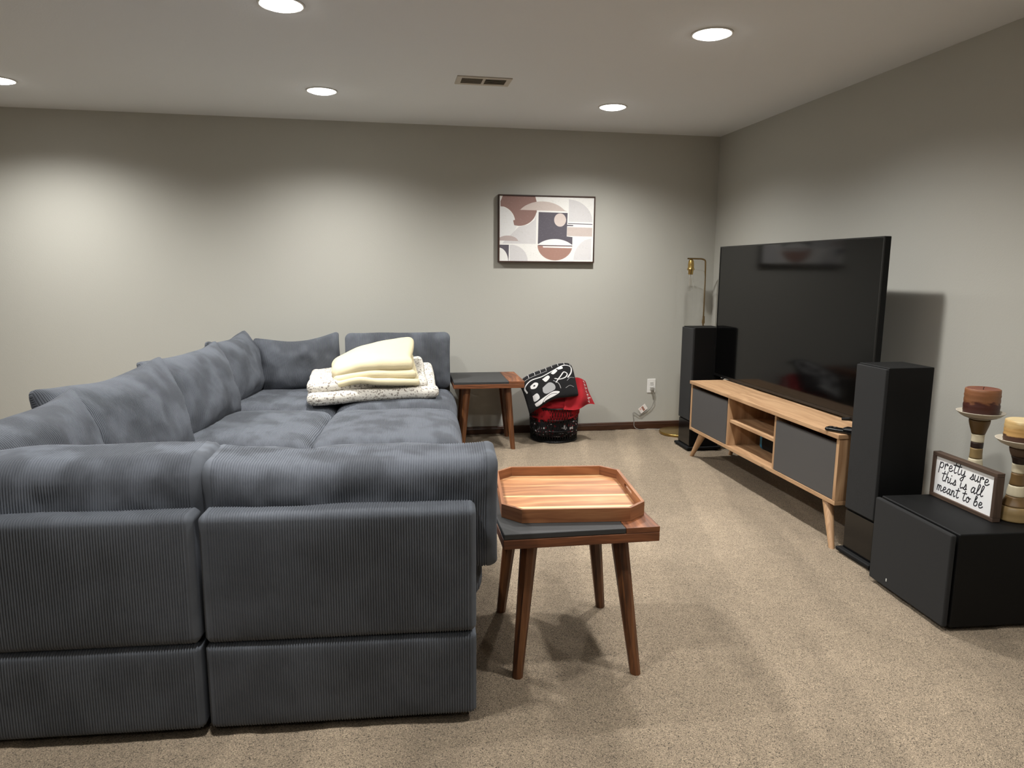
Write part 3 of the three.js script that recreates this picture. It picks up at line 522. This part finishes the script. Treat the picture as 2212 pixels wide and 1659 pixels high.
// ---------------------------------------------------------------- corner floor lamp
{
  const t = thing('floor_lamp', 'slim brass floor lamp with clear bulb and glass shade behind the far speaker', 'lamp', [-0.335, 0, 0.225]);
  part('base', lathe([[0.0005, 0.0], [0.168, 0.0], [0.172, 0.004], [0.172, 0.018], [0.166, 0.024], [0.02, 0.028], [0.0005, 0.028]], 64), M.brass, t);
  const px = 0.165, bx = 0.04, zz = -0.025;
  part('pole', tube([[px + 0.01, 0.02, zz], [px + 0.008, 0.5, zz], [px + 0.004, 1.0, zz], [px, 1.40, zz], [px - 0.004, 1.432, zz], [px - 0.03, 1.443, zz], [bx + 0.05, 1.445, zz], [bx - 0.03, 1.446, zz]], 0.0065, 120, 10), M.darkBrass, t);
  part('switch', new THREE.CylinderGeometry(0.010, 0.012, 0.06, 16), M.darkBrass, t, [px + 0.006, 0.95, zz]);
  part('socket', lathe([[0.0005, 1.440], [0.012, 1.440], [0.020, 1.428], [0.024, 1.40], [0.024, 1.372], [0.030, 1.366], [0.030, 1.356], [0.021, 1.352], [0.019, 1.318], [0.0005, 1.318]].map(p => [p[0], p[1]]), 32).translate(bx, 0, zz), M.brass, t);
  part('bulb', lathe([[0.012, 1.322], [0.014, 1.305], [0.022, 1.275], [0.031, 1.245], [0.034, 1.222], [0.030, 1.198], [0.018, 1.182], [0.0005, 1.177]], 40).translate(bx, 0, zz), M.glass, t);
  part('glass_shade', lathe([[0.114, 0.955], [0.1145, 1.30], [0.108, 1.345], [0.08, 1.362], [0.026, 1.366]], 64).translate(bx, 0, zz), phys({ color: 0xffffff, transmission: 1, thickness: 0, roughness: 0.03, ior: 1.3, side: THREE.DoubleSide }), t);
  part('filament', [tube([[0, 1.32, 0], [0.004, 1.27, 0.002], [0.010, 1.225, 0]], 0.0012, 20, 6).translate(bx, 0, zz), tube([[0, 1.32, 0], [-0.005, 1.27, -0.002], [-0.009, 1.225, 0.003]], 0.0012, 20, 6).translate(bx, 0, zz), tube([[0.010, 1.225, 0], [0.003, 1.285, 0.003], [-0.003, 1.285, 0], [-0.009, 1.225, 0.003]], 0.001, 24, 6).translate(bx, 0, zz)], std({ color: 0xd8d0c0, metalness: 0.8, roughness: 0.3 }), t);
}

// ---------------------------------------------------------------- picture on the back wall
{
  const W = 0.79, H = 0.526, cv = document.createElement('canvas'); cv.width = 1200; cv.height = 800; const c = cv.getContext('2d');
  const P = (x, y) => [(x - 255) / 1695 * 1200, (y - 178) / 1180 * 800]; // measured print coordinates
  const white = '#e9e7e2', grey = '#cfcccb', mauve = '#8d6e66', tan = '#a27c6e', dark = '#57525a', beige = '#c6b8b0';
  c.fillStyle = white; c.fillRect(0, 0, 1200, 800);
  const poly = (col, pts) => { c.fillStyle = col; c.beginPath(); pts.forEach((p, i) => { const q = P(...p); i ? c.lineTo(...q) : c.moveTo(...q); }); c.closePath(); c.fill(); };
  const arc = (cx, cy, r, a0, a1, ry = r) => Array.from({ length: 41 }, (_, i) => { const a = mix(a0, a1, i / 40); return [cx + r * Math.cos(a), cy + ry * Math.sin(a)]; });
  poly('#dcdbd9', [[255, 390], ...arc(240, 650, 280, -1.5, 0, 280), [560, 720], [480, 900], [255, 930]]);
  poly(grey, [[430, 900], [600, 730], [760, 690], [880, 600], [905, 500], [905, 1040], [300, 1040]]);
  poly(mauve, [[310, 178], [885, 178], [915, 290], [915, 470], ...arc(600, 400, 315, 0.2, 1.85, 315).map(p => [p[0], p[1]]), [495, 620], ...arc(240, 650, 290, -0.15, -1.25, 290), [270, 370], [270, 280]]);
  poly(beige, [[590, 425], ...arc(1020, 600, 470, -2.7, -0.4, 335).filter(p => p[1] < 425), [1470, 435]]);
  poly(grey, [[1492, 215], ...arc(1492, 640, 440, -1.35, -0.08, 420), [1930, 625], [1492, 625]]);
  poly(dark, [[948, 458], [1472, 465], [1462, 895], [1568, 905], [1568, 1045], [940, 1040]]);
  poly('#cfc0b8', arc(1337, 595, 108, 0, 6.2832, 122));
  poly(dark, [[1480, 650], [1930, 658], [1930, 672], [1480, 664]]); poly(dark, [[1462, 682], [1578, 682], [1576, 704], [1462, 704]]);
  poly(beige, [[1470, 722], [1930, 728], [1930, 890], [1466, 888]]);
  poly(white, [[940, 1045], ...arc(1252, 1230, 400, -2.55, -0.6, 285).filter(p => p[1] < 1046), [1568, 1048]]);
  poly(tan, [[940, 1062], [1568, 1066], ...arc(1252, 1066, 316, 0, Math.PI, 275)]);
  poly(dark, [[950, 1058], [1566, 1062], [1566, 1076], [950, 1072]]); poly(white, [[1030, 1080], [1566, 1082], [1560, 1112], [1036, 1104]]);
  poly('#b3a49f', [[248, 965], ...arc(400, 1010, 190, -2.9, -0.1, 115), [640, 995], [248, 985]]);
  poly(dark, [[240, 1062], [422, 1062], [418, 1360], [240, 1360]]); poly(white, [[240, 1115], ...arc(240, 1370, 172, -1.55, 0, 255), [240, 1370]]);
  poly(grey, [[436, 1062], ...arc(460, 1360, 300, -1.5, 0, 300), [436, 1360]]); poly('#d6d3d2', [[1915, 930], ...arc(1930, 1330, 335, -1.55, -3.14, 400), [1915, 1330]]);
  const R = rng(5); c.globalAlpha = 0.05; for (let i = 0; i < 2600; i++) { c.fillStyle = R() < 0.5 ? '#ffffff' : '#6f635c'; c.fillRect(R() * 1200, R() * 800, 4 + 16 * R(), 2 + 7 * R()); } c.globalAlpha = 1;
  const tx = new THREE.CanvasTexture(cv); tx.colorSpace = THREE.SRGBColorSpace;
  const t = thing('framed_picture', 'framed abstract print of brown, grey and beige shapes on the back wall', 'picture', [-1.461, 1.669, 0.001]);
  const fm = std({ map: darkWoodMap, color: 0xd8c8b0, roughness: 0.55 }), f = 0.010, D = 0.042;
  for (const [w, h, x, y, g] of [[W, f, 0, H / 2 - f / 2, 'x'], [W, f, 0, -H / 2 + f / 2, 'x'], [f, H - 2 * f, -W / 2 + f / 2, 0, 'y'], [f, H - 2 * f, W / 2 - f / 2, 0, 'y']]) part('frame_rail', boxUV(rbox(w, h, D, 0.002, x, y, D / 2, 2), g, [x, y]), fm, t);
  part('canvas', [box(W - 2 * f, H - 2 * f, 0.03, 0, 0, 0.018)], M.white, t);
  part('print', new THREE.PlaneGeometry(W - 2 * f, H - 2 * f).translate(0, 0, 0.0345), std({ map: tx, roughness: 0.75, bumpMap: weave, bumpScale: 0.0003 }), t);
}

// ---------------------------------------------------------------- wall outlet, cord and paper tag
{
  const t = thing('wall_outlet', 'white wall outlet plate on the back wall left of the far speaker', 'outlet', [-0.518, 0.373, 0.0]);
  part('cover_plate', rbox(0.074, 0.120, 0.006, 0.0025, 0, 0, 0.003), M.white, t);
  for (const s of [-1, 1]) { const k = part('socket', rbox(0.034, 0.030, 0.003, 0.0014), std({ color: 0xd6d4ce, roughness: 0.4 }), t, [0, s * 0.021, 0.0066]);
    for (const dx of [-0.006, 0.006]) part('slot', box(0.002, 0.008, 0.001), M.blackMatte, k, [dx, 0.003, 0.0016]); }
}
{
  const t = thing('power_cord', 'thin grey plug and cord hanging from the wall outlet to the baseboard', 'cord', [-0.518, 0.345, 0.0]);
  const gm = std({ color: 0x8d8a83, roughness: 0.5 });
  part('plug', rbox(0.028, 0.030, 0.03, 0.006, 0.004, 0.003, 0.0245), gm, t);
  part('cable', [tube([[0.006, -0.01, 0.032], [0.014, -0.05, 0.03], [0.022, -0.09, 0.022], [0.006, -0.15, 0.014], [-0.05, -0.20, 0.012], [-0.10, -0.225, 0.012], [-0.145, -0.20, 0.012], [-0.158, -0.20, 0.012], [-0.150, -0.26, 0.02], [-0.148, -0.32, 0.026], [-0.12, -0.342, 0.032], [0.02, -0.343, 0.05], [0.14, -0.343, 0.10]], 0.0028, 160, 8)], gm, t);
}
{
  const t = thing('paper_tag', 'white paper warning tag with brown print hanging on the cord', 'tag', [-0.592, 0.178, 0.02], 0);
  const cv = document.createElement('canvas'); cv.width = cv.height = 128; const c = cv.getContext('2d'); c.fillStyle = '#f2ece6'; c.fillRect(0, 0, 128, 128); c.fillStyle = '#a8796a'; c.fillRect(12, 44, 104, 34); c.fillStyle = '#e9b9ae'; c.fillRect(12, 88, 44, 24);
  const tx = new THREE.CanvasTexture(cv); tx.colorSpace = THREE.SRGBColorSpace;
  part('sheet', box(0.052, 0.075, 0.0012), std({ map: tx, roughness: 0.7 }), t, [0, 0, 0], [0.0, 0.15, -0.95]);
}

// ---------------------------------------------------------------- blanket basket
{
  const t = thing('wire_basket', 'round black wire basket on the carpet stuffed with throws beside the far table', 'basket', [-1.425, 0, 0.225]);
  const wire = []; const R = 0.2, H = 0.28, rr = y => R * (0.93 + 0.07 * y / H);
  for (const y of [0.004, 0.09, 0.18, 0.272]) wire.push(new THREE.TorusGeometry(rr(y), y === 0.272 || y === 0.004 ? 0.006 : 0.003, 8, 64).rotateX(HP).translate(0, y + 0.002, 0));
  for (let k = 0; k < 56; k++) for (const s of [-1, 1]) { const a = k / 56 * 2 * Math.PI; wire.push(tube([0, 0.25, 0.5, 0.75, 1].map(f => { const q = a + s * f * 0.34, y = f * H * 0.97 + 0.004; return [rr(y) * Math.cos(q), y, rr(y) * Math.sin(q)]; }), 0.0022, 8, 5)); }
  part('wire_mesh', wire, std({ color: 0x0b0a0b, roughness: 0.4, metalness: 0.4 }), t);
  part('bottom', new THREE.CylinderGeometry(0.18, 0.18, 0.006, 40).translate(0, 0.006, 0), M.blackMatte, t);
}
function lump(rx, ry, rz, seed, amp, f, pow = 2.6, cut) {
  const g = new THREE.SphereGeometry(1, 96, 64), p = g.attributes.position, s = (v) => Math.sign(v) * Math.pow(Math.abs(v), 2 / pow);
  for (let i = 0; i < p.count; i++) { let x = p.getX(i), y = p.getY(i), z = p.getZ(i); const n = amp * (fbm(x * f + seed, y * f, z * f, 4) + 0.45 * (1 - Math.abs(N3(x * f * 0.9 + seed, y * f * 1.6, z * f * 0.9 + 3)) * 2.2)); const k = 1 + n; const v = new THREE.Vector3(s(x) * rx * k, s(y) * ry * k, s(z) * rz * k); if (cut) cut(v); p.setXYZ(i, v.x, v.y, v.z); }
  g.computeVertexNormals(); return g;
}
const darkThrowTex = dataTex(256, 256, (u, v) => { const n = N3(u * 18, v * 18, 4), m = N3(u * 34, v * 34, 9); return n > 0.38 ? [188, 184, 184] : m > 0.42 ? [150, 24, 34] : [14, 13, 16]; });
darkThrowTex.repeat.set(3, 1.4);
const fleece = (o) => phys({ roughness: 1, bumpMap: fuzzTex, bumpScale: 0.003, sheen: 0.12, sheenColor: new THREE.Color(0.3, 0.3, 0.3), sheenRoughness: 0.6, ...o });
{
  const t = thing('throw_blanket', 'black throw with small white and red patches crammed into the bottom of the wire basket', 'blanket', [-1.425, 0.012, 0.225]);
  part('cloth', lump(0.172, 0.10, 0.172, 3, 0.10, 3.2, 3.4).translate(0, 0.11, 0), fleece({ map: darkThrowTex }), t);
}
{
  const t = thing('throw_blanket', 'red fleece throw bulging from the basket and hanging over its right rim', 'blanket', [-1.425, 0.19, 0.225]);
  const cv = document.createElement('canvas'); cv.width = cv.height = 256; const c = cv.getContext('2d'); c.fillStyle = '#b01722'; c.fillRect(0, 0, 256, 256);
  c.fillStyle = '#efe9e4'; for (let k = 0; k < 7; k++) { c.fillRect(200, 14 + k * 34, 18 + 12 * (k % 3), 9); c.fillRect(208, 28 + k * 34, 10, 9); }
  const tx = new THREE.CanvasTexture(cv); tx.colorSpace = THREE.SRGBColorSpace;
  const red = fleece({ color: 0xa3131f, sheenColor: new THREE.Color(0.5, 0.15, 0.15) });
  part('bundle', lump(0.185, 0.135, 0.18, 9, 0.15, 2.6, 2.6).translate(0.0, 0.055, 0.0), red, t);
  // flap folded over the right rim: a thick sheet bent over
  const nu = 40, nv = 28, th = 0.012, P = [], U = [], I = [];
  const C4 = [[0.09, 0.285, 0.08], [0.235, 0.275, 0.05], [0.29, 0.105, 0.14], [0.03, 0.085, 0.215]]; // crown left, crown right, hem right, hem left
  const S = (a, v, side) => { const u = (a + 1) / 2, q = [0, 1, 2].map(k => mix(mix(C4[0][k], C4[1][k], u), mix(C4[3][k], C4[2][k], u), v));
    const bow = Math.sin(u * Math.PI), fold = 0.016 * Math.sin(u * 9 + v * 3 + 0.6) * (0.5 + 0.7 * v) + 0.010 * Math.sin(v * 7 - u * 5);
    return [q[0] + side * 0.004, q[1] + 0.03 * bow * (1 - v) - 0.012 * Math.sin(u * 6) * v + side * th * 0.4 * (1 - v), q[2] + 0.05 * bow * Math.sin(v * 2.2 + 0.4) + fold + side * th * 0.7]; };
  for (const side of [1, -1]) for (let j = 0; j <= nv; j++) for (let i = 0; i <= nu; i++) { P.push(...S(i / nu * 2 - 1, j / nv, side)); U.push(i / nu, 1 - j / nv); }
  const K = (nu + 1) * (nv + 1), id = (s, i, j) => s * K + j * (nu + 1) + i;
  for (let j = 0; j < nv; j++) for (let i = 0; i < nu; i++) { I.push(id(0, i, j), id(0, i, j + 1), id(0, i + 1, j), id(0, i + 1, j), id(0, i, j + 1), id(0, i + 1, j + 1)); I.push(id(1, i, j), id(1, i + 1, j), id(1, i, j + 1), id(1, i + 1, j), id(1, i + 1, j + 1), id(1, i, j + 1)); }
  for (let i = 0; i < nu; i++) for (const j of [0, nv]) I.push(id(0, i, j), id(0, i + 1, j), id(1, i, j), id(1, i, j), id(0, i + 1, j), id(1, i + 1, j));
  for (let j = 0; j < nv; j++) for (const i of [0, nu]) I.push(id(0, i, j), id(1, i, j), id(0, i, j + 1), id(0, i, j + 1), id(1, i, j), id(1, i, j + 1));
  const g = new THREE.BufferGeometry(); g.setAttribute('position', new THREE.Float32BufferAttribute(P, 3)); g.setAttribute('uv', new THREE.Float32BufferAttribute(U, 2)); g.setIndex(I); g.computeVertexNormals();
  part('flap', g, fleece({ map: tx, side: THREE.DoubleSide, sheenColor: new THREE.Color(0.5, 0.15, 0.15) }), t);
}
{ // black printed throw, folded and laid over the basket
  const cv = document.createElement('canvas'); cv.width = 1024; cv.height = 1024; const c = cv.getContext('2d'); c.fillStyle = '#0c0b0d'; c.fillRect(0, 0, 1024, 1024);
  c.strokeStyle = '#e4e2e0'; c.lineCap = 'round'; c.lineJoin = 'round';
  const line = (lw, pts, fill) => { c.lineWidth = lw; const q = new THREE.CatmullRomCurve3(pts.map(p => new THREE.Vector3(p[0], p[1], 0)), false, 'centripetal').getPoints(60); c.beginPath(); q.forEach((p, i) => i ? c.lineTo(p.x, p.y) : c.moveTo(p.x, p.y)); if (fill) { c.fillStyle = fill; c.fill(); } else c.stroke(); };
  for (let k = 0; k < 9; k++) line(8, [[60 + k * 112, 20], [84 + k * 112, 120], [70 + k * 112, 230]]);
  line(7, [[0, 130], [300, 118], [640, 140], [1024, 120]]); line(7, [[0, 250], [300, 246], [520, 262]]);
  line(26, [[70, 560], [60, 420], [180, 330], [420, 360], [640, 330], [860, 230], [960, 260], [940, 420], [850, 560]]);
  line(4, [[150, 450], [240, 420], [290, 480], [230, 560], [150, 520], [150, 450]], '#e8e6e3'); line(4, [[380, 430], [500, 410], [520, 480], [430, 540], [380, 430]], '#e8e6e3');
  c.fillStyle = '#0c0b0d'; c.beginPath(); c.arc(215, 488, 18, 0, 7); c.fill();
  line(4, [[560, 390], [660, 330], [690, 370], [600, 440], [560, 390]], '#e8e6e3'); line(4, [[700, 300], [790, 270], [800, 330], [710, 350], [700, 300]], '#e8e6e3');
  line(22, [[600, 660], [720, 520], [800, 430], [850, 470], [800, 560], [680, 600], [600, 560]]);
  line(4, [[340, 640], [480, 600], [560, 720], [540, 820], [380, 840], [330, 760], [340, 640]], '#a9a8a8'); line(4, [[140, 700], [220, 690], [240, 840], [150, 850], [140, 700]], '#dcdad8');
  line(8, [[560, 600], [640, 700], [660, 820]]); line(4, [[140, 900], [340, 880], [520, 860], [620, 900], [520, 960], [320, 980], [160, 985], [140, 900]], '#e8e6e3'); line(12, [[300, 990], [340, 920], [460, 890]]);
  c.strokeStyle = '#0c0b0d'; line(10, [[260, 990], [330, 930], [450, 900], [560, 930]]);
  c.strokeStyle = '#d8d6d4'; line(6, [[820, 640], [900, 560], [980, 560]]); line(6, [[760, 820], [860, 760], [930, 800]]);
  const tx = new THREE.CanvasTexture(cv); tx.colorSpace = THREE.SRGBColorSpace;
  const t = thing('throw_blanket', 'black fleece throw with white line print folded on top of the wire basket', 'blanket', [-1.47, 0.30, 0.26]);
  // thick folded slab draped over the heap: the front face carries the print
  const nu = 64, nv = 56, th = 0.05, P = [], U = [], I = [];
  const mid = (u, v) => { // u 0..1 left to right, v 0 top/back .. 1 lower front hem
    const x = -0.255 + 0.43 * u + 0.06 * v - 0.04 * v * u, top = 0.155 + 0.155 * Math.pow(u, 0.8);
    const y = top + 0.03 * Math.sin(Math.min(1, v * 2.2) * Math.PI * 0.5) - 0.265 * Math.pow(Math.max(0, v - 0.12), 1.15) * (0.9 + 0.1 * u) - 0.035 * (2 * u - 1) ** 2 + 0.006 * Math.sin(u * 9 + v * 4);
    const z = -0.10 + 0.30 * Math.pow(v, 0.62) - 0.06 * (2 * u - 1) ** 2 * v + 0.02 * Math.sin(u * 6.2 + 1) * v; return [x, y, z]; };
  const nrm = (u, v) => { const e = 0.004, a = mid(u + e, v), b = mid(u - e, v), d = mid(u, v + e), f = mid(u, v - e), A = new THREE.Vector3(a[0] - b[0], a[1] - b[1], a[2] - b[2]), B = new THREE.Vector3(d[0] - f[0], d[1] - f[1], d[2] - f[2]); return B.cross(A).normalize(); };
  for (const s of [1, -1]) for (let j = 0; j <= nv; j++) for (let i = 0; i <= nu; i++) { const u = i / nu, v = j / nv, m = mid(u, v), n = nrm(clamp(u, 0.01, 0.99), clamp(v, 0.02, 0.98)); const edge = Math.pow(Math.max(0, 1 - Math.pow(Math.abs(2 * u - 1), 10)) * Math.max(0, 1 - Math.pow(Math.abs(2 * v - 1), 10)), 0.5), q = s * th * 0.5 * edge; P.push(m[0] + n.x * q, m[1] + n.y * q, m[2] + n.z * q); U.push(u, 1 - v); }
  const K = (nu + 1) * (nv + 1), id = (s, i, j) => s * K + j * (nu + 1) + i;
  for (let j = 0; j < nv; j++) for (let i = 0; i < nu; i++) { I.push(id(0, i, j), id(0, i, j + 1), id(0, i + 1, j), id(0, i + 1, j), id(0, i, j + 1), id(0, i + 1, j + 1)); I.push(id(1, i, j), id(1, i + 1, j), id(1, i, j + 1), id(1, i + 1, j), id(1, i + 1, j + 1), id(1, i, j + 1)); }
  const g = new THREE.BufferGeometry(); g.setAttribute('position', new THREE.Float32BufferAttribute(P, 3)); g.setAttribute('uv', new THREE.Float32BufferAttribute(U, 2)); g.setIndex(I); g.computeVertexNormals();
  part('cloth', g, fleece({ map: tx, side: THREE.DoubleSide }), t);
}

renderer.render(scene, camera);
